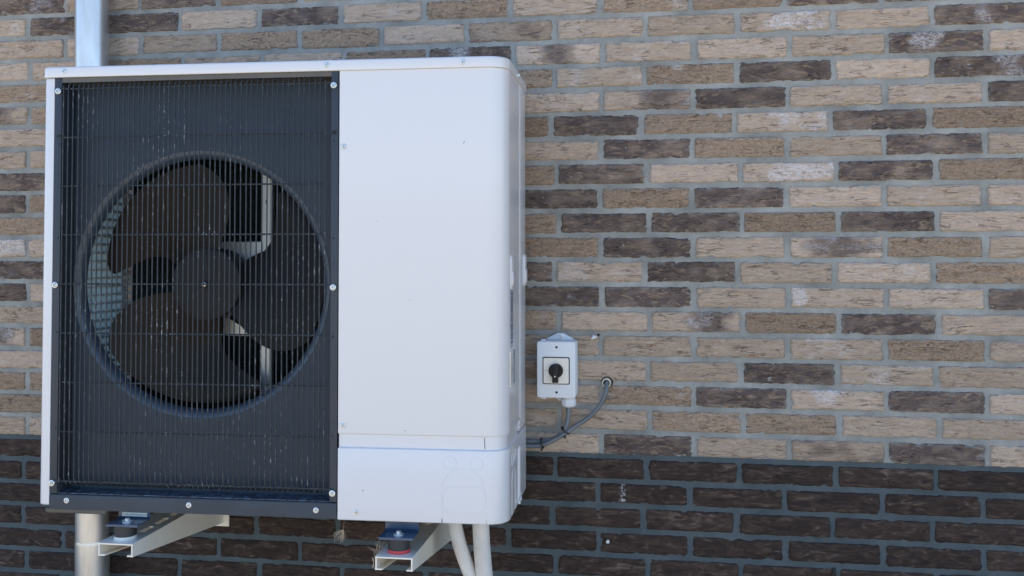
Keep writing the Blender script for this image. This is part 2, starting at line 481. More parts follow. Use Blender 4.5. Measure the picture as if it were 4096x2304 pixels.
def brick_data(kind, seed, nx=44, ny=12, spot=None):
    """front of one hand-moulded brick, centred on the origin, face towards -Y; returns verts, faces, attributes"""
    r = np.random.default_rng(seed)
    L = BL + r.uniform(-.0026, .0018); h = BH + r.uniform(-.0016, .0014)
    plinth = kind == 'P'
    if plinth: h -= .001
    u = np.linspace(-1, 1, nx); v = np.linspace(-1, 1, ny)
    u = np.sign(u) * np.abs(u) ** .88; v = np.sign(v) * np.abs(v) ** .8
    U, V = np.meshgrid(u, v)
    so = r.uniform(0, 90)
    ragged = {'L': .0024, 'G': .0024, 'W': .0022, 'X': .0022, 'M': .0015, 'D': .0020, 'V': .0020, 'P': .0018}[kind]
    # uneven outline: ends and beds wander, corners are worn
    ex = (fbm(V * 3 + so, U * 0 + 1.5, seed, 3) - .5) * 2 * ragged * 1.6
    ez = (fbm(U * 7 + so, V * 0 + 4.5 + np.sign(V), seed + 5, 3) - .5) * 2 * ragged
    chz = np.clip(fbm(U * 5 + so + 30, V * 0 + 8.5 + np.sign(V) * 3, seed + 41, 2) - .64, 0, 1) * .018
    chx = np.clip(fbm(V * 2 + so + 50, U * 0 + 2.5 + np.sign(U) * 3, seed + 43, 2) - .62, 0, 1) * .018
    ez = ez - chz; ex = ex - chx
    cr = .0016 if plinth else .0008
    corner = np.clip(np.abs(U) - .965, 0, 1) / .035 * np.clip(np.abs(V) - .80, 0, 1) / .2
    x = U * L / 2 * 1.0 + np.sign(U) * np.abs(U) ** 6 * ex - np.sign(U) * corner * cr
    z = V * h / 2 + np.sign(V) * np.abs(V) ** 4 * ez - np.sign(V) * corner * cr
    tilt = r.uniform(-.004, .004)
    z = z + x * tilt
    # folds of the clay
    wx = fbm(x * 14 + so, z * 20, seed + 2, 2); f1 = fbm(x * 16 + wx * 1.5 + so, z * 75 + wx * 4 + x * r.uniform(-30, 30), seed + 3, 3)
    ridge = 1 - np.abs(2 * f1 - 1)
    f2 = fbm(x * 24 + wx * 3 + so + 7, z * 95 + wx * 6 + x * r.uniform(-40, 40), seed + 31, 2)
    crack = np.exp(-((f2 - .5) / .045) ** 2) * (fbm(x * 18 + 3, z * 40, seed + 33, 2) > .47)
    amp = {'L': .0034, 'G': .0032, 'W': .0028, 'X': .0028, 'M': .0024, 'D': .0044, 'V': .0044, 'P': .0034}[kind]
    fine = fbm(x * 90 + so, z * 120, seed + 9, 2) - .5
    y = -(ridge - .6) * amp + crack * .0026 - fine * (.0026 if kind in 'MDV' else .0014)
    rim = np.maximum(np.abs(U) ** 40, np.abs(V) ** 14)
    y = y + rim * .0022 + r.uniform(-.0010, .0010)
    front = np.stack([x, y, z], -1).reshape(-1, 3)
    idx = np.arange(nx * ny).reshape(ny, nx)
    f = [(idx[j, i], idx[j, i + 1], idx[j + 1, i + 1], idx[j + 1, i]) for j in range(ny - 1) for i in range(nx - 1)]
    loop = list(idx[0, :]) + list(idx[1:, -1]) + list(idx[-1, -2::-1]) + list(idx[-2:0:-1, 0])
    back = front[loop].copy(); back[:, 1] = .016
    n0 = len(front); k = len(loop)
    f += [(loop[i], n0 + i, n0 + (i + 1) % k, loop[(i + 1) % k]) for i in range(k)]
    verts = np.vstack([front, back])
    # colouring that belongs to the clay: burnt headers, white bloom, granular faces
    X, Z = verts[:, 0], verts[:, 2]
    n1 = fbm(X * 22 + so, Z * 40 + 9, seed + 21, 3)
    dark = np.zeros(len(verts)); white = np.zeros(len(verts))
    rough = np.zeros(len(verts))
    if kind in 'DV':
        dark[:] = np.clip(.88 + (n1 - .42) * .9, .6, 1)
    if kind == 'M':
        rough[:] = r.uniform(.8, 1.0); dark[:] = r.uniform(0, .10)
    if kind in 'LW': rough[:] = r.uniform(0, .22)
    if kind == 'G': rough[:] = .3; dark[:] = np.clip((n1 - .45) * 2.2, 0, .65)
    if kind == 'X':
        cx, hw = spot if spot else (r.uniform(-.05, .05), .05)
        dark[:] = np.clip(1.5 - np.abs(X - cx) / hw * 1.1 + (n1 - .5) * 2.2, 0, 1) * .85
    if kind in 'WV':
        cx, hw = spot if spot else (r.uniform(-.06, .06), .045)
        white[:] = np.clip(1.35 - ((X - cx) / hw) ** 2 + (n1 - .5) * 4.5 - (np.abs(Z - .004) / .02) ** 3 * .5, 0, 1)
        if kind == 'V': white *= .75
    if kind == 'X': white[:] = np.clip((n1 - .55) * 3, 0, .5) * (dark > .4)
    if kind == 'P' and spot: white[:] = np.clip(1.2 - ((X - spot[0]) / spot[1]) ** 2 + (n1 - .5) * 2, 0, 1)
    if kind in 'LMD' and r.random() < .25: white[:] = np.clip((n1 - .62) * 3, 0, .45)
    e_ = np.maximum(np.abs(U) ** 30, np.abs(V) ** 7).reshape(-1); edge = np.concatenate([e_, np.ones(k)])
    return verts, f, dict(edge=edge, dark=dark, white=white, rough=rough, rnd=np.full(len(verts), r.random()))

def put_attrs(me, at):
    for k, a in at.items():
        q = me.attributes.new(k, 'FLOAT', 'POINT'); q.data.foreach_set('value', np.asarray(a, dtype=np.float32))

house = MB().box(WX0, .0035, 0.0, WX1, 8.0, WTOP).build('brick_house', M['mortar'], smooth=False)
tag(house, 'tan and brown brick house wall with grey mortar and dark brick plinth', 'wall')

# what each brick of the photographed field looks like, row by row from the top, from the leftmost visible brick on
# L light folded, M granular brown, D burnt purple-brown, G greyish, W light with white bloom, V burnt with white bloom, X light with burnt patch
ROWS = {
 -1: (-6.5, 'DLDMLLMLMMDDM'), 0: (-7, 'LDDLDLMLMMDDL'), 1: (-6.5, 'LLLMMLGLLWLV'), 2: (-7, 'LLMGLMVXLLLVL'),
 3: (-6.5, 'M.....MLMDLV'), 4: (-7, 'XM.....LXDLLD'), 5: (-6.5, 'L.....MDMWDM'), 6: (-7, 'LL.....LDMLDL'),
 7: (-6.5, 'D.....MDLWDM'), 8: (-7, 'DM.....DMDLLL'), 9: (-6.5, 'M.....MDDMDL'), 10: (-7, 'WL.....MDLXML'),
 11: (-6.5, 'D.....DLDLLM'), 12: (-7, 'DL.....DDLWLD'), 13: (-6.5, 'L.....MLXMDL'), 14: (-7, 'XM.....LLLLML'),
 15: (-6.5, 'L.....MLLDLL'), 16: (-7, 'MM.....LMDWDL'), 17: (-6.5, 'M.....LLMMLL'), 18: (-7, 'LL.....LDLGDL')}
SPOT = {(2, 0): (.0, .04), (2, -1): (-.03, .03), (4, 1): (.04, .055), (5, 2.5): (.045, .075), (7, 2.5): (.035, .075), (10, 3): (.01, .07),
        (13, 1.5): (.045, .05), (2, 4): (-.02, .03), (3, 4.5): (.06, .03), (1, 4.5): (.0, .02), (10, -7): (.05, .05), (12, 3): (-.085, .018),
        (16, 3): (-.02, .03), (1, 2.5): (.03, .06), (4, -7): (.0, .05), (14, -7): (.0, .05), (20, 1): (-.05, .006)}
DX = dict(zip(range(26), [-1, -1, 7, -3, 3, -10, 1, 3, -1, 6, 0, -3, 2, 7, 1, 2, 1, 6, 1, -3, -9, -11, -9, -1, 1, -6]))
HIDDEN = lambda row, c: 3 <= row <= 20 and -5.6 < c < -.9

seen, field = [], {}
rv, rf, ra, rm = [], [], {k: [] for k in ('edge', 'dark', 'white', 'rough', 'rnd')}, []
nb = 0
for row in range(-53, 35):
    zc = 2.1 - row * H
    if zc > WTOP - .03: continue
    par = 0.5 if row % 2 else 0.0
    k0 = int(math.ceil((WX0 + .12) / PW - par)); k1 = int(math.floor((WX1 - .12) / PW - par))
    for k in range(k0, k1 + 1):
        c = k + par
        if row >= 19: kind = 'P'
        else:
            kind = None
            if row in ROWS:
                s0, s = ROWS[row]; i = int(round(c - s0))
                if 0 <= i < len(s) and s[i] != '.': kind = s[i]
            if kind is None: kind = str(rng.choice(list('LLLLMMDDGV')))
        x = c * PW + DX.get(row, rng.uniform(-6, 6)) * .001 + rng.uniform(-.0012, .0012)
        zz = zc + rng.uniform(-.0008, .0008)
        seed = (row + 60) * 131 + int(c * 2 + 80) * 7
        in_frame = -1 <= row <= 25 and -7.1 < c < 5.1 and not HIDDEN(row, c)
        if in_frame:
            v, f, at = brick_data(kind, seed, spot=SPOT.get((row, c)))
            me = bpy.data.meshes.new('brick')
            me.from_pydata(v.tolist(), [], f); put_attrs(me, at)
            me.materials.append(M['plinth'] if kind == 'P' else M['brick'])
            me.polygons.foreach_set('use_smooth', np.ones(len(f), dtype=bool)); me.update()
            o = link(bpy.data.objects.new('brick', me), house)
            o.location = (x, 0, zz); nb += 1
        else:
            near = -12 < c < 10 and -9 < row < 34
            v, f, at = brick_data(kind, seed, *((14, 4) if near else (3, 3)))
            v = v + np.array([x, 0, zz]); b = sum(len(q) for q in rv) if False else None
            rv.append(v); rf.append(f); rm.append(1 if kind == 'P' else 0)
            for q in ra: ra[q].append(at[q])
offs = np.cumsum([0] + [len(v) for v in rv])
faces = [tuple(int(i) + int(o) for i in q) for f, o in zip(rf, offs) for q in f]
me = bpy.data.meshes.new('brickwork_beyond')
me.from_pydata(np.vstack(rv).tolist(), [], faces)
put_attrs(me, {k: np.concatenate(a) for k, a in ra.items()})
me.materials.append(M['brick']); me.materials.append(M['plinth'])
me.polygons.foreach_set('material_index', np.concatenate([np.full(len(f), m, dtype=np.int32) for f, m in zip(rf, rm)]))
me.polygons.foreach_set('use_smooth', np.ones(len(faces), dtype=bool)); me.update()
rest = link(bpy.data.objects.new('brickwork', me), house); rest['kind'] = 'stuff'

# ------------------------------------------------------------------ downpipe
px, py, pr = -1.2042, -.062, .0415
dp = empty('downpipe', (px, py, 0)); dp.rotation_euler = (0, -.0046, 0)
tag(dp, 'round galvanised zinc downpipe running down the brick wall behind the white unit', 'downpipe')
MB().lathe([(pr, .742), (pr, 2.4), (pr, 3.6)], axis='z', n=48, cap1=True).build('upper_pipe', M['zinc'], dp)
MB().lathe([(pr + .0003, .745), (pr + .0009, .742), (pr + .0011, .736), (pr + .0009, .70), (pr + .0007, .66), (pr + .0007, .0)], axis='z', n=48).build('lower_pipe', M['zinc'], dp)
for zc in (2.75, .35):
    cl = MB().lathe([(pr + .003, -.012), (pr + .0045, -.012), (pr + .0045, .012), (pr + .003, .012)], (0, 0, zc), 'z', 40)
    cl.box(-.006, pr, zc - .006, .006, .062, zc + .006).build('pipe_clamp', M['zinc'], dp)

# ------------------------------------------------------------------ the heat pump
UW, UH, UD = 1.0508, .9913, .345
hp = empty('heat_pump', (-1.1114, -.4265, .92097), .03935)
hp.scale = (1.005, 1, 1)
hp.rotation_euler = (-.017, 0, .03935)        # hangs a touch out of plumb
tag(hp, 'large white outdoor heat pump with round fan behind a black wire guard', 'heat pump')

def screw_mesh():
    mb = MB()
    mb.lathe([(.0062, 0), (.0062, -.0008), (.0056, -.0014), (.0043, -.0016)], n=20)
    hexr = [(.0043, -.0016), (.0042, -.0036), (.0034, -.0042), (.0, -.0042)]
    mb.lathe(hexr[:3], n=6); mb.lathe([(.0034, -.0042), (.0001, -.0039)], n=6)
    for a in (0, 1):
        mb.box(*((-.0021, -.0046, -.0005, .0021, -.0040, .0005) if a else (-.0005, -.0047, -.0021, .0005, -.0040, .0021)), mi=1)
    return mb
_s = screw_mesh().build('screw', [M['screw'], M['recess']], hp, ang=30)
screw_me = _s.data
bpy.data.objects.remove(_s)
srng = random.Random(4)
def screw(x, y, z, parent, face='front', sc=1.0):
    o = link(bpy.data.objects.new('screw', screw_me), parent)
    o.location = (x, y, z); o.scale = (sc,) * 3
    o.rotation_euler = (0, srng.uniform(0, pi), 0) if face == 'front' else (0, srng.uniform(0, pi), radians(90)) if face == 'side' else (radians(-90), 0, 0)
    return o

# lid
lid = rprism(MB(), -.0025, -.0045, UW + .002, UD + .004, .9672, UH, (.016, .047, .010, .010), bt=.0055, bb=.001, n=10).build('lid', M['white'], hp)
for x, z in ((.0512, .9800), (.6579, .9797), (.9561, .9788)): screw(x, -.0046, z, lid)
screw(UW + .0021, .175, .979, lid, 'side')

# left post, open coil side behind it
rprism(MB(), 0, 0, .0262, .052, .0110, .9665, (.013, .001, .001, .001), bt=.004, bb=.004).build('corner_post', M['white'], hp)
rprism(MB(), 0, UD - .035, .0262, UD, .0110, .9665, (.001, .001, .008, .008)).build('corner_post', M['white'], hp)

# dark fan frame: stiles with their returns, bottom rail, shelf, top strip
def stile(x0, x1, inner, name='stile'):
    mb = MB().box(x0, .0012, .0375, x1, .0035, .9665)
    if inner > 0: mb.box(x1 - .0022, .0036, .0375, x1, .060, .9664)
    else: mb.box(x0, .0036, .0375, x0 + .0022, .060, .9664)
    return mb.build(name, M['charcoal'], hp, bevel=.0006)
sl = stile(.0268, .0435, 1); sr = stile(.6672, .6832, -1)
for z, o, x in [(z, sl, .0392) for z in (.8165, .6060, .3950, .1830)] + [(z, sr, .6731) for z in (.8152, .6035, .3915, .1785)]:
    MB().lathe([(.0001, -.0003), (.0022, -.0003), (.0026, .0006)], (x, .0012, z), n=14).build('hole', M['hole'], o)
for x, z, o in ((.0385, .8345, sl), (.6745, .8330, sr)):
    fprism(MB(), roundrect(x - .0045, z - .004, x + .0045, z + .0045, .001, 3), .0009, .003).build('slot', M['hole'], o)
rail = MB()
prof = [(.0000, .0025), (.0000, .0300), (.0012, .0345), (.006, .0368), (.058, .0366), (.058, .0330), (.009, .0332), (.0035, .030), (.0035, .0025)]
rail.loft([[(x, y, z) for y, z in prof] for x in (.0265, .6830)])
rail = rail.build('bottom_rail', M['charcoal'], hp, ang=40)
fprism(MB(), [(.0440, .0), (.6665, .0), (.6665, .001), (.044, .001)], .004, .0575).build('drip_tray', M['tray'], hp).location = (0, 0, .0371)
for x, z in ((.0679, .0225), (.3521, .0210), (.6380, .0190)): screw(x, -.0001, z, rail)
MB().box(.0268, .002, .9560, .6832, .060, .9664).build('top_strip', M['brownpan'], hp)

# shroud plate with round opening and bell mouth
FCX, FCZ, FY, RO, RI = .3466, .502, .058, .3015, .2835
mb = MB()
N = 96
bx0, bx1, bz0, bz1 = .0435, .6672, .0372, .9560
inner_r, outer_r = [], []
angs = sorted(set([2 * pi * i / N for i in range(N)] + [math.atan2(zz - FCZ, xx - FCX) % (2 * pi) for xx in (bx0, bx1) for zz in (bz0, bz1)]))
for a in angs:
    c_, s_ = cos(a), sin(a)
    t = min([((bx1 if c_ > 0 else bx0) - FCX) / c_ if abs(c_) > 1e-9 else 9, ((bz1 if s_ > 0 else bz0) - FCZ) / s_ if abs(s_) > 1e-9 else 9])
    inner_r.append((FCX + min(RO, t - .0005) * c_, FY, FCZ + min(RO, t - .0005) * s_)); outer_r.append((FCX + t * c_, FY, FCZ + t * s_))
mb.loft([outer_r, inner_r], False, False)
mb.build('shroud_plate', M['sheet'], hp, smooth=False)
bell = [(RO + .0016, -.0006), (RO + .0006, -.0012), (RO - .0010, -.0006)] + [(RI + (RO - .001 - RI) * (1 - sin(a)), .0235 - .0241 * cos(a)) for a in np.linspace(.12, pi / 2, 9)]
MB().lathe(bell, (FCX, FY + .0002, FCZ), n=160).build('bell_mouth', M['bell'], hp, ang=40)

# fan
fan = empty('fan', (.3476, 0, .5005)); fan.parent = hp
HR = .0825
hub = MB().lathe([(.0001, .0855), (.060, .0857), (HR - .004, .0865), (HR - .001, .088), (HR, .092), (HR, .165)], n=64).build('hub', M['hub'], fan)
MB().lathe([(.0115, .0853), (.0115, .0845), (.0085, .0842), (.0080, .0850)], n=28).build('hub_collar', M['hub'], hub)
MB().lathe([(.0062, .086), (.0062, .079), (.0050, .0765), (.0022, .0755), (.0001, .0753)], n=20).build('shaft_end', M['silver'], hub)
for k in range(6):
    a = radians(22 + 60 * k + (8 if k % 2 else 0))
    MB().lathe([(.0001, .0852), (.0019, .0852), (.0022, .0858)], (.070 * cos(a), 0, .070 * sin(a)), n=10).build('vent_hole', M['hole'], hub)
rs_t = [.079, .11, .137, .163, .203, .235, .258, .2755]
lo_t = [72, 71, 71, 71.5, 75, 80, 86, 93]
hi_t = [160, 157, 154, 157, 166, 172.5, 176, 170]
for k in range(3):
    mbb = MB(); nr, ns = 18, 22; pts = []
    for j in range(nr):
        r_ = rs_t[0] + (rs_t[-1] - rs_t[0]) * j / (nr - 1)
        a0, a1 = np.interp(r_, rs_t, lo_t), np.interp(r_, rs_t, hi_t)
        for i in range(ns):
            s_ = i / (ns - 1); a = radians(a0 + (a1 - a0) * s_ + 120 * k)
            dep = .094 + .060 * s_ - .012 * sin(pi * s_) - .010 * (r_ - .08) / .2
            pts.append((r_ * cos(a), dep, r_ * sin(a)))
    th = [(x, y + .003, z) for x, y, z in pts]
    F = [(j * ns + i, j * ns + i + 1, (j + 1) * ns + i + 1, (j + 1) * ns + i) for j in range(nr - 1) for i in range(ns - 1)]
    nn = nr * ns
    border = [i for i in range(ns)] + [j * ns + ns - 1 for j in range(1, nr)] + [(nr - 1) * ns + i for i in range(ns - 2, -1, -1)] + [j * ns for j in range(nr - 2, 0, -1)]
    Fb = [tuple(q + nn for q in reversed(f)) for f in F] + [(border[i], border[(i + 1) % len(border)], nn + border[(i + 1) % len(border)], nn + border[i]) for i in range(len(border))]
    mbb.add(pts + th, F + Fb).build('blade', M['fan'], fan, ang=60)

# motor stand
mt = MB().box(.4375, .198, .012, .4400, .222, .955).box(.4400, .198, .012, .4565, .2005, .955).box(.4562, .2005, .012, .4583, .222, .955)
stand = mt.build('motor_stand', M['galv'], hp)
fprism(MB(), [(.262, .597), (.4375, .597), (.4375, .560), (.415, .535), (.30, .50), (.30, .45), (.39, .398), (.4375, .381), (.4375, .377), (.262, .377)], .192, .195).build('motor_plate', M['galv'], stand)
MB().box(.262, .195, .5965, .437, .235, .599).box(.262, .195, .375, .437, .235, .3775).build('plate_flange', M['galv'], stand)
MB().lathe([(.055, .155), (.060, .165), (.060, .195)], (.3476, 0, .5005), n=40).build('motor', M['inner'], stand)
fprism(MB(), roundrect(.4455, .690, .4495, .700, .0018, 3), .1978, .1985).build('stand_slot', M['hole'], stand)

# coil: fins and tubes, left return and back
fin = MB()
y = .056
while y < UD - .045:
    fin.box(.020, y, .02, .031, y + .0004, .95); y += .0062
fo = fin.build('coil_fins', M['fin'], hp, smooth=False); fo['kind'] = 'stuff'
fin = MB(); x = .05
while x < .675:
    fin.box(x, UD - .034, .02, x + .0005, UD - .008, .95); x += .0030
fo = fin.build('coil_fins', M['fin_shaded'], hp, smooth=False); fo['kind'] = 'stuff'
tb = MB(); z = .04
while z < .94:
    tb.tube(smooth_path([(.027, .055, z), (.027, .17, z), (.029, UD - .052, z), (.045, UD - .021, z), (.07, UD - .018, z), (.4, UD - .018, z), (.675, UD - .018, z)], 3), .0042, 6)
    z += .0205
tb = tb.build('coil_tubes', M['tubes'], hp); tb['kind'] = 'stuff'
MB().box(.6865, .062, .012, .6885, UD - .03, .9662).build('partition', M['inner'], hp)
# base pan
rprism(MB(), .012, .046, .684, UD - .002, -.0060, .0020, .008, bb=.004).build('base_pan', M['brownpan'], hp)
rprism(MB(), .012, .006, .158, .0455, -.0080, .0020, .006, bb=.004).build('base_lip', M['brownpan'], hp)
rprism(MB(), .684, .02, UW - .012, UD - .002, -.004, .0100, .008).build('base_pan', M['brownpan'], hp)

# wire guard
guard = empty('wire_guard'); guard.parent = hp
WR = .0016
gy = -.0005
NV = 52
zr = [.9417 - .10965 * k for k in range(9)]
long_pts = [(0, gy + .034, .9585), (0, gy + .020, .9580), (0, gy + .010, .9560), (0, gy + .003, .9510), (0, gy, .944), (0, gy, .70), (0, gy, .30), (0, gy, .074),
            (0, gy + .003, .0655), (0, gy + .009, .0580), (0, gy + .018, .0535), (0, gy + .034, .0525)]
lw = MB().tube(long_pts, WR, 8).build('wire', M['wire'], guard)
sw = MB().tube([(0, gy, .9475), (0, gy, .7), (0, gy, .3), (0, gy, .0600)], WR, 8).build('wire', M['wire'], guard)
wrng = random.Random(2)
first = True
for k in range(NV):
    x = .0487 + k * (.6065 / (NV - 1)) + wrng.uniform(-.0004, .0004)
    short = k in (0, NV - 1)
    if k == 0: o = sw
    elif k == 1: o = lw
    else: o = link(bpy.data.objects.new('wire', sw.data if short else lw.data), guard)
    o.location = (x, 0, wrng.uniform(-.0004, .0004)); o.rotation_euler = (wrng.uniform(-.0012, .0012), wrng.uniform(-.0012, .0012), 0)
for k, z in enumerate(zr):
    a, b = (.0365, .6735) if k in (0, 4, 8) else (.0478, .6562)
    if k == 1: pts = [(.0375, gy + .006, z + .0005), (.0405, gy - .0005, z), (.05, gy + 2 * WR, z), (.35, gy + 2 * WR, z), (.652, gy + 2 * WR, z), (.670, gy - .0005, z), (.6745, gy + .006, z)]
    elif k in (0, 4, 8): pts = [(a, gy, z - .004), (a + .006, gy - .0002, z), (.05, gy + 2 * WR, z), (.35, gy + 2 * WR, z), (.652, gy + 2 * WR, z), (b - .006, gy - .0002, z), (b, gy, z - .004)]
    else: pts = [(a, gy + 2 * WR, z), (.35, gy + 2 * WR, z), (b, gy + 2 * WR, z)]
    MB().tube(pts, .0019, 8).build('wire', M['wire'], guard)
MB().tube([(.0535, gy + .033, .9560), (.35, gy + .033, .9563), (.645, gy + .033, .9560)], WR, 8).build('wire', M['wire'], guard)
MB().tube([(.0535, gy + .033, .0550), (.35, gy + .033, .0547), (.645, gy + .033, .0550)], WR, 8).build('wire', M['wire'], guard)
for x, z in ((.0364, .9361), (.6733, .9356), (.0350, .5005), (.6738, .4975), (.0335, .0605), (.6743, .0565)): screw(x, -.0024, z, guard, sc=1.12)

# right-hand casing: upper panel, recessed band, lower cover
R4 = (.0012, .046, .004, .004)
up = rprism(MB(), .6855, 0, UW, .222, .1828, .9668, R4, bb=.0035, n=12).build('front_panel', M['white'], hp)
for x, z in ((.6959, .8019), (.6963, .2006)): screw(x, -.0001, z, up)
rprism(MB(), .70, .2222, UW - .0006, UD, .1600, .9668, (.001, .001, .006, .001), n=4).build('rear_panel', M['white'], hp)
rprism(MB(), .6862, .0048, UW - .0048, .222, .1535, .1835, (.0012, .0412, .004, .004), n=12).build('recessed_band', M['white'], hp)
lc = rprism(MB(), .6855, -.0005, UW + .0005, UD - .002, .0000, .1545, (.0012, .0465, .006, .004), bt=.0030, bb=.003, n=12).build('lower_cover', M['white'], hp)
screw(.7264, -.0006, .0182, lc); screw(UW + .0006, .228, .001 + .012, lc, 'side', .9)
fprism(MB(), [(1.0013, .1805), (1.0024, .1805), (1.0034, .1580), (1.0022, .1575)], .0043, .0060).build('slit', M['hole'], hp)
fprism(MB(), [(.9115, .0012), (.9129, .0012), (.9129, .0105), (.9115, .0105)], -.0009, .0010).build('slit', M['hole'], lc)
fprism(MB(), [(1.0060, .0012), (1.0068, .0012), (1.0068, .0105), (1.0060, .0105)], -.0008, .0010).build('slit', M['print'], lc)
def ridge(pts, closed=False, r=.00075, parent=lc):
    if closed: pts = pts + pts[:2]
    return MB().tube(pts, r, 6, caps=not closed).build('knock_out_line', M['white'], parent)
for cx, cz in ((.9294, .1284), (.9860, .1275)):
    ridge([(cx + .0137 * cos(2 * pi * i / 36), -.0003, cz + .0137 * sin(2 * pi * i / 36)) for i in range(36)], True)
arch = [(.9123, -.0003, .012), (.9123, -.0003, .0720)] + [(.9570 - .0447 * cos(a), -.0003, .0725 + .0447 * sin(a)) for a in np.linspace(0, pi, 22)] + [(1.0050, -.0003, .0720), (1.0060, -.0003, .012)]
ridge(arch)
ridge([(x, -.0003, z) for x, z in roundrect(.9135, .0234, 1.0040, .0796, .022, 8)], True)
for x, z, w, h, a in ((.9585, .8075, .0008, .0040, .4), (.8420, .4700, .0010, .0012, 0), (.8320, .1930, .0016, .0010, .3), (.7700, .640, .0010, .0010, 0)):
    d_ = fprism(MB(), [(-w, -h), (w * .6, -h * .7), (w, h), (-w * .3, h * .8)], -.0003, .0004).build('dirt_fleck', M['recess'], up, smooth=False); d_.location = (x, 0, z); d_.rotation_euler = (0, a, 0)
fprism(MB(), [(-.0011, -.0018), (.0008, -.0012), (.0012, .0016), (-.0006, .0020)], -.0008, .0004).build('dirt_fleck', M['recess'], lc, smooth=False).location = (.7410, 0, .0640)
# side of the casing
sx = UW
def ysplate(mb, outline, x0, x1, mi=0):
    mb.loft([[(x0, y, z) for y, z in outline], [(x1, y, z) for y, z in outline]], mi=mi); return mb
seam = MB().box(sx - .0004, .2205, .19, sx + .0012, .2235, .966).build('side_seam', M['white'], up)
for y0, y1, z0, z1 in ((.050, .112, .492, .567), (.300, .338, .493, .568)):
    mb = MB()
    ysplate(mb, roundrect(y0, z0, y1, z1, .008, 5), sx - .002, sx + .0030)
    ysplate(mb, roundrect(y0 + .006, z0 + .008, y1 - .006, z0 + .040, .005, 4), sx + .0025, sx + .0055)
    mb.build('grip_handle', M['white'], hp, bevel=.0008)
stk = ysplate(MB(), roundrect(.048, .3650, .094, .490, .002, 3), sx - .001, sx + .0006).build('rating_label', M['label'], up)
lt = MB(); r_ = random.Random(5); z = .484
while z > .372:
    y0 = .052
    while y0 < .086:
        w = r_.uniform(.004, .012); lt.box(sx + .0006, y0, z - .0024, sx + .0009, min(y0 + w, .091), z); y0 += w + .0025
    z -= r_.choice((.005, .005, .009))
lt.build('label_print', M['labeltext'], stk, smooth=False)
ysplate(MB(), [(.046, .2830), (.120, .2830), (.120, .3590), (.046, .3590)], sx - .001, sx + .0009).build('foil_plate', M['silver'], up)
screw(sx + .0001, .200, .172, hp, 'side')
for y0, z0, z1 in ((.183, .006, .127), (.206, .008, .127)):
    MB().tube([(sx + .0005, y0, z0), (sx + .0005, y0, z1)], .0022, 8).build('side_rib', M['white'], lc)
    MB().box(sx + .0004, y0 - .006, z0 - .004, sx + .006, y0 + .006, z0 + .004).build('rib_clip', M['white'], lc, bevel=.001)
def sridge(pts): return MB().tube([(sx + .0004, y, z) for y, z in pts], .0011, 6).build('knock_out_line', M['white'], lc)
sridge([(.078 + .0137 * cos(2 * pi * i / 24), .122 + .0137 * sin(2 * pi * i / 24)) for i in range(25)])
sridge([(.120 + .0137 * cos(2 * pi * i / 24), .124 + .0137 * sin(2 * pi * i / 24)) for i in range(25)])
sridge([(.072, .004), (.072, .072)] + [(.100 - .028 * cos(a), .075 + .028 * sin(a)) for a in np.linspace(0, pi, 14)] + [(.128, .072), (.128, .004)])

# feet of the unit
def foot(xc, zf, sticker):
    f = MB()
    x0, x1 = xc - .0368, xc + .0368
    prof = [(-.0215, zf - .0052), (-.0215, zf + .0000), (.0290, zf + .0000), (.0345, zf + .004), (.0345, -.0060), (.0372, -.0060), (.0372, zf + .002), (.031, zf - .0025), (-.0190, zf - .0025), (-.0190, zf - .0052)]
    f.loft([[(x, y_, z_) for y_, z_ in prof] for x in (x0, x1)])
    o = f.build('foot', M['foot'], hp, ang=30)
    b = MB().lathe([(.0115, zf), (.0115, zf + .0018), (.0100, zf + .0022)], (xc, .004, 0), 'z', 24, cap1=True)
    b.lathe([(.0058, zf + .0022), (.0058, zf + .0070), (.0045, zf + .0080)], (xc, .004, 0), 'z', 6, cap1=True)
    b.build('bolt', M['screw'], o, ang=25)
    if sticker:
        st = MB().box(xc - .0285, .0338, -.0165, xc + .030, .0344, -.0080).build('sticker', M['sticker'], o, smooth=False)
        for body, sx_, x_ in (('PUHZ-SW75YAA', .0049, xc - .0270), ('3P217108', .0040, xc + .0118)):
            cu = bpy.data.curves.new('sticker_print', 'FONT'); cu.body = body; cu.size = sx_ * 1.05; cu.extrude = .00005
            t = link(bpy.data.objects.new('sticker_print', cu), st)
            t.location = (x_, .03365, -.0142); t.rotation_euler = (radians(90), 0, 0)
            cu.materials.append(M['labeltext'])
            dg = bpy.context.evaluated_depsgraph_get()
            me_ = bpy.data.meshes.new_from_object(t.evaluated_get(dg)); mw = t.matrix_basis.copy()
            bpy.data.objects.remove(t)
            t = link(bpy.data.objects.new('sticker_print', me_), st); t.matrix_basis = mw
    return o
foot(.2090, -.0205, True)
foot(.8180, -.0275, False)

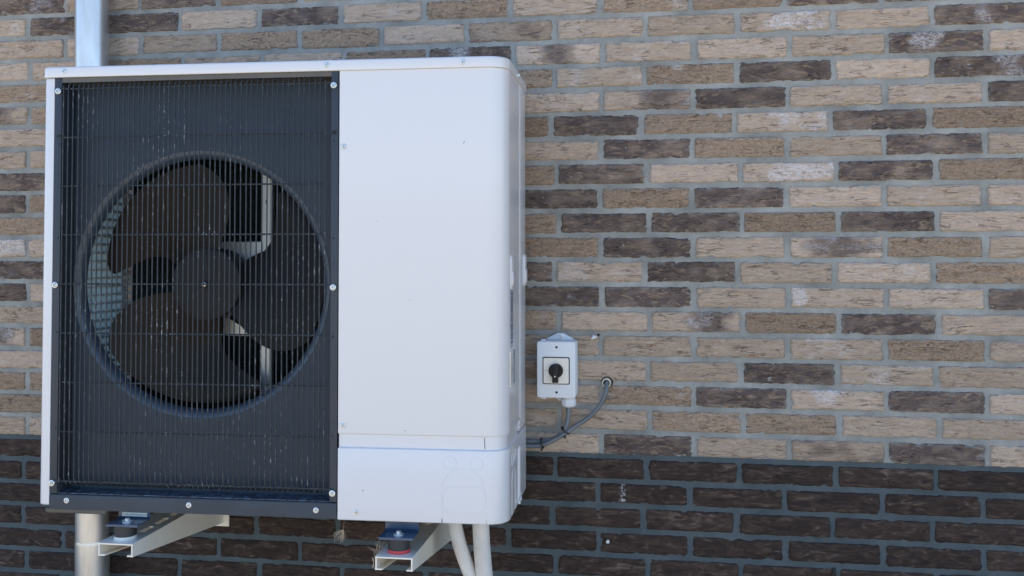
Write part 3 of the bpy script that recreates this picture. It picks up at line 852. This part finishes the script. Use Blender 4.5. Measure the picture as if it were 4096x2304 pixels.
# ------------------------------------------------------------------ wall brackets that carry it
def bracket(xc, ztop, ring, label, slots):
    """tapered C rail from the wall to just in front of the unit; built in the unit's axes at its own place"""
    w, t, y0, y1 = .0400, .0030, -.036, .415 if xc < .5 else .382
    base = hp.matrix_basis @ Vector((xc, 0, ztop))
    root = empty('wall_bracket', base, 0.012)
    tag(root, label, 'bracket', 'brackets under the heat pump')
    hb0, hb1 = -.0275, -.078            # underside drops towards the wall
    zb = lambda y: hb0 + (hb1 - hb0) * (y - y0) / (y1 - y0)
    rail = MB()
    # top plate with long slots along its middle
    sw_, ya = .0065, y0
    xs = .012
    rail.box(-w, y0, -t, xs - sw_, y1, 0); rail.box(xs + sw_, y0, -t, w, y1, 0)
    for (a, b) in slots + [(y1, y1)]:
        rail.box(xs - sw_, ya, -t, xs + sw_, a, 0) if a - ya > .001 else None
        ya = b
    for s in (-1, 1):
        a, b = (-w, -w + t) if s < 0 else (w - t, w)
        rail.add([(a, y0, zb(y0)), (b, y0, zb(y0)), (b, y1, zb(y1)), (a, y1, zb(y1)), (a, y0, -t), (b, y0, -t), (b, y1, -t), (a, y1, -t)],
                 [(0, 3, 2, 1), (4, 5, 6, 7), (0, 1, 5, 4), (1, 2, 6, 5), (2, 3, 7, 6), (3, 0, 4, 7)])
        c, d = (-w + t, -w + .015) if s < 0 else (w - .013, w - t)
        rail.add([(c, y0, zb(y0)), (d, y0, zb(y0)), (d, y1, zb(y1)), (c, y1, zb(y1)), (c, y0, zb(y0) + t), (d, y0, zb(y0) + t), (d, y1, zb(y1) + t), (c, y1, zb(y1) + t)],
                 [(0, 3, 2, 1), (4, 5, 6, 7), (0, 1, 5, 4), (1, 2, 6, 5), (2, 3, 7, 6), (3, 0, 4, 7)])
    # soft outer folds
    for s in (-1, 1):
        rail.tube([(s * (w - .0012), y0 - .0001, -.0012), (s * (w - .0012), y1, -.0012)], .0018, 8)
        rail.tube([(s * (w - .0012), y0 - .0001, zb(y0) + .0012), (s * (w - .0012), y1, zb(y1) + .0012)], .0018, 8)
    rail.build('rail', M['cream'], root, ang=40)
    MB().box(-w - .004, y1, -.088, w + .014, y1 + .005, .10).build('wall_plate', M['cream'], root, bevel=.001)
    bc = (0, .005, 0)
    MB().lathe([(.0235, .0), (.0240, .0008), (.0238, .0066), (.0232, .0072)], bc, 'z', 40, cap1=True).build('spacer_ring', ring, root)
    MB().lathe([(.0228, .0072), (.0238, .0080), (.0238, .0300), (.0228, .0308)], bc, 'z', 40, cap1=True).build('rubber_buffer', M['rubber'], root)
    MB().lathe([(.0062, -.0075), (.0062, -.003)], bc, 'z', 6, cap0=True).build('nut', M['cream'], root, ang=25)
    return root
bracket(.2040, -.0568, M['ringwhite'], 'cream steel wall bracket with white ring under rubber buffer, near the downpipe', [(.052, .098), (.118, .170), (.190, .245), (.265, .32)])
bracket(.8185, -.0635, M['red'], 'cream steel wall bracket with red ring under rubber buffer, beside the insulated pipes', [(.21, .26), (.28, .33)])

# ------------------------------------------------------------------ insulated pipes
def ipipe(pts, r, label):
    W = [hp.matrix_basis @ Vector(p) for p in pts]
    b = W[-1]
    path = smooth_path([w - b for w in W], 8)
    o = MB().tube(path, r, 28).build('insulated_pipe', M['tape'], ang=60)
    o.location = b
    return tag(o, label, 'pipe')
ipipe([(.9075, .15, .03), (.9110, .15, -.03), (.9240, .150, -.090), (.9480, .158, -.160), (.9720, .176, -.240), (.9880, .190, -.330), (.9900, .195, -.6), (.9900, .195, -.9209)], .0160, 'slimmer white ribbed insulated pipe slanting out under the unit')
ipipe([(.9700, .15, .03), (.9705, .15, -.03), (.9735, .150, -.090), (.9800, .148, -.160), (.9900, .145, -.24), (1.001, .14, -.36), (1.004, .14, -.6), (1.004, .14, -.9209)], .0190, 'thicker white ribbed insulated pipe dropping nearly straight under the unit')

# ------------------------------------------------------------------ isolator switch on the wall
sw = empty('isolator_switch', (.0072, 0, 1.2062))
tag(sw, 'light grey wall isolator switch with black rotary knob on cream plate', 'switch')
hw, hh = .0472, .0682
bm_ = MB(); fprism(bm_, roundrect(-hw, -hh, hw, hh, .007, 6), -.044, -.002); bm_.build('back_box', M['boxgrey'], sw, bevel=.0015)
cv = MB(); fprism(cv, roundrect(-hw, -hh, hw - .0006, hh, .006, 6), -.057, -.0447, ease=.003); cv = cv.build('cover', M['boxgrey'], sw)
for z in (.0540, -.0545):
    MB().lathe([(.0001, -.0574), (.0028, -.0574), (.0033, -.0568)], (.0008, 0, z), n=16).build('screw_hole', M['hole'], cv)
    fprism(MB(), roundrect(-.0042, z - .003, .0060, z + (.0125 if z > 0 else .003) , .001, 2), -.0571, -.0566).build('screw_recess', M['boxgrey'], cv)
fprism(MB(), [(-.030, hh - .006), (.042, hh - .006), (.036, hh + .002), (.012, hh + .0155), (-.002, hh + .0155), (-.028, hh + .003)], -.0060, -.0005).build('mounting_ear', M['boxgrey'], sw, bevel=.001)
fprism(MB(), [(-.030, -hh + .006), (.02, -hh + .006), (.014, -hh - .0125), (.002, -hh - .0155)], -.0060, -.0005).build('mounting_ear', M['boxgrey'], sw, bevel=.001)
e = screw(.006, -.0062, hh + .0075, sw, sc=.85)
MB().box(-.038, -.046, hh - .001, -.027, -.036, hh + .0035).box(-.038, -.046, -hh - .0045, -.027, -.036, -hh + .001).build('hinge_tab', M['boxgrey'], sw, bevel=.0008)
fr = MB(); fprism(fr, roundrect(-.0328, -.0350, .0328, .0306, .0038, 5), -.0592, -.0566, ease=.0008); fr = fr.build('black_bezel', M['black'], sw)
pl = MB(); fprism(pl, roundrect(-.0304, -.0327, .0304, .0283, .003, 5), -.0600, -.0590); pl = pl.build('dial_plate', M['plate'], fr)
MB().box(-.0006, -.0602, .0215, .0000, -.0599, .0262).build('mark_one', M['print'], pl, smooth=False)
MB().lathe([(.0016, -.0602), (.0022, -.0602)], n=18).build('mark_zero', M['print'], pl, smooth=False).location = (-.0255, 0, -.001)
kb = MB().lathe([(.0175, -.0600), (.0175, -.0660), (.0168, -.0675), (.0001, -.0677)], (-.0003, 0, -.0018), n=44).build('knob', M['black'], sw)
gr = MB(); fprism(gr, [(-.0072, -.0288), (.0066, -.0288), (.0070, .0120), (.0050, .0148), (-.0060, .0148), (-.0076, .0120)], -.0800, -.0672, ease=.0015); gr = gr.build('knob_grip', M['black'], kb)
MB().lathe([(.0001, -.0803), (.0017, -.0803), (.0018, -.0798)], (-.0005, 0, -.0135), n=14).build('white_dot', M['plaster'], gr)
gl = MB().lathe([(.0160, .0), (.0160, -.0050)], (.0270, -.028, -hh), 'z', 24)
gl.lathe([(.0182, -.0050), (.0182, -.0185), (.0160, -.0225), (.0120, -.0250), (.0060, -.0252)], (.0270, -.028, -hh), 'z', 10)
gl.build('cable_gland', M['boxgrey'], sw, ang=28)

# ------------------------------------------------------------------ cables
def cable(pts, r, label):
    b = Vector(pts[0])
    o = MB().tube([q - b for q in smooth_path(pts, 10)], r, 18).build('grey_cable', M['cable'], ang=60)
    o.location = b
    return tag(o, label, 'cable')
cable([(.0342, -.028, 1.1140), (.0320, -.030, 1.0850), (.0250, -.030, 1.0600), (.0060, -.028, 1.0390), (-.0230, -.024, 1.0285), (-.0640, -.020, 1.0245), (-.16, -.020, 1.028), (-.22, -.024, 1.03)], .0056, 'grey cable hanging from the gland of the isolator switch')
cable([(.1246, .010, 1.1690), (.1250, -.016, 1.1680), (.1235, -.026, 1.1480), (.1075, -.026, 1.1150), (.0800, -.024, 1.0860), (.0470, -.024, 1.0640), (.0260, -.033, 1.0490), (-.0080, -.036, 1.0295), (-.0355, -.032, 1.0180), (-.0640, -.028, 1.0150), (-.16, -.026, 1.016), (-.22, -.026, 1.02)], .0054, 'grey cable coming out of the sleeved hole in the wall')
def tie(x, z, ang, label):
    d = Vector((cos(ang), 0, sin(ang))); n_ = Vector((-sin(ang), 0, cos(ang)))
    c = Vector((x, -.0275, z)); mb = MB()
    ring = lambda off: [d * off + n_ * (.0132 * cos(2 * pi * i / 28)) + Vector((0, 1, 0)) * (.0122 * sin(2 * pi * i / 28)) for i in range(28)]
    ri = lambda off: [d * off + n_ * (.0116 * cos(2 * pi * i / 28)) + Vector((0, 1, 0)) * (.0110 * sin(2 * pi * i / 28)) for i in range(28)]
    mb.loft([ri(-.0021), ring(-.0021), ring(.0021), ri(.0021)], False, False)
    mb.box(-.0026, -.0140, -.0165, .0026, -.008, -.0105)
    o = mb.build('cable_tie', M['tie'], ang=40); o.location = c
    return tag(o, label, 'cable tie')
tie(.0255, 1.0550, radians(52), 'black cable tie where the two grey cables meet below the switch')
tie(-.0315, 1.0225, radians(12), 'black cable tie on the paired grey cables close to the white unit')
sv = MB().lathe([(.0112, .012), (.0112, -.0040), (.0104, -.0052), (.0084, -.0050), (.0078, .012)], n=32).build('cable_sleeve', M['sleeve'])
sv.location = (.1240, 0, 1.1690); tag(sv, 'cream plastic sleeve in the hole where a cable leaves the wall', 'sleeve')
MB().lathe([(.0001, -.0024), (.0079, -.0024)], n=24).build('dark_bore', M['hole'], sv)
MB().lathe([(.0111, -.0028), (.0140, -.0028), (.0146, .004)], (.0012, 0, .0022), n=26).build('drilled_rim', M['hole'], sv)

# ------------------------------------------------------------------ small things on the wall
def lump(name, m, pts, seed, label, cat, base):
    r = random.Random(seed); mb = MB()
    for (x, z, rad, dep) in pts:
        n = 10; rings = []
        for k, (q, h) in enumerate(((1, 0), (.92, .45), (.6, .85), (.15, 1))):
            rings.append([(x + rad * q * (1 + .35 * sin(3 * i + x * 900) * (k < 3)) * cos(2 * pi * i / n), .0045 - (dep + .004) * h, z + rad * q * (1 + .3 * cos(2 * i + z * 700)) * sin(2 * pi * i / n)) for i in range(n)])
        mb.loft(rings)
    o = mb.build(name, m); o.location = base
    return tag(o, label, cat)
lump('plaster_blob', M['plaster'], [(0, 0, .0058, .006), (.006, .002, .003, .004), (-.004, -.003, .0035, .005), (.004, -.032, .0022, .0022), (.008, -.022, .0016, .002), (.007, -.040, .0018, .0018), (.0085, -.048, .0012, .0016), (-.002, -.036, .0014, .0015)], 3,
     'white plaster splash on the light brick above the cable hole', 'plaster', (.0930, 0, 1.2800))
lump('plaster_fleck', M['plaster'], [(0, 0, .0045, .0016), (.0005, .004, .0036, .0014)], 6, 'pale oval mortar fleck stuck on a dark plinth brick', 'fleck', (.1250, 0, .7805))
lump('plastic_plug', M['black'], [(0, 0, .0030, .002), (.003, .002, .002, .002)], 8, 'tiny dark plug hole beside the white plaster splash', 'plug', (.1035, 0, 1.2845))
st = MB(); st.loft([[(-.0045, .012, -.05), (.0045, .012, -.05), (.0045, -.006, -.05), (-.0045, -.006, -.05)], [(-.0045, .012, .0), (.0045, .012, .0), (.0045, -.005, .0), (-.0045, -.005, .0)], [(-.0010, .012, .012), (.0035, .012, .012), (.0035, -.002, .012), (-.0010, -.002, .012)]])
st = st.build('weep_vent', M['black']); st.location = (.6560, 0, .734); tag(st, 'small black weep vent in a joint of the dark plinth', 'vent')

# seed tuft caught on a thread under the unit
r_ = random.Random(9)
tf = MB()
for k in range(34):
    a = r_.uniform(-1.15, .55); l = r_.uniform(.018, .030); bow = r_.uniform(-.006, .006); dy = r_.uniform(-.008, .008)
    d = Vector((sin(a) * .55 - .12, 0, -cos(a))).normalized(); n_ = Vector((d.z, 0, -d.x))
    tf.tube([Vector((0, 0, 0)), d * l * .35 + n_ * bow * .5 + Vector((0, dy * .4, 0)), d * l * .7 + n_ * bow + Vector((0, dy * .8, 0)), d * l + n_ * bow * .4 + Vector((0, dy, 0))], .00022, 4)
tf.tube([(0, 0, 0), (.0012, .001, .012), (.002, .004, .0235)], .00018, 4)
tf = tf.build('seed_tuft', M['tuft']); tf.location = hp.matrix_basis @ Vector((.6945, .012, -.0235))
tag(tf, 'dry feathery seed tuft hanging on a thread below the white unit', 'seed tuft')
r_ = random.Random(3)
for xo, n_h, sc, lab in ((-.043, 22, 1.0, 'wisp of pale plant fluff caught on the bracket with the red ring'),):
    tf = MB()
    for k in range(n_h):
        a = r_.uniform(.2, 2.2); l = r_.uniform(.010, .026) * sc
        d = Vector((-cos(a) * .55, r_.uniform(-.3, .3), sin(a))).normalized()
        b = Vector((r_.uniform(0, .006), r_.uniform(0, .03), r_.uniform(-.014, .012)))
        tf.tube([b, b + d * l * .5 + Vector((r_.uniform(-.003, .003), 0, 0)), b + d * l], .00022, 4)
    for k in range(16):
        b = Vector((-.002, -.002, -.012)); d = Vector((r_.uniform(-.35, .15), r_.uniform(-.3, .1), -1 if k % 2 else 1)).normalized()
        tf.tube([b, b + d * r_.uniform(.006, .013)], .0004, 4)
    tf = tf.build('plant_fluff', M['tuft']); tf.location = hp.matrix_basis @ Vector((.8185 + xo, -.030, -.066)); tag(tf, lab, 'fluff')
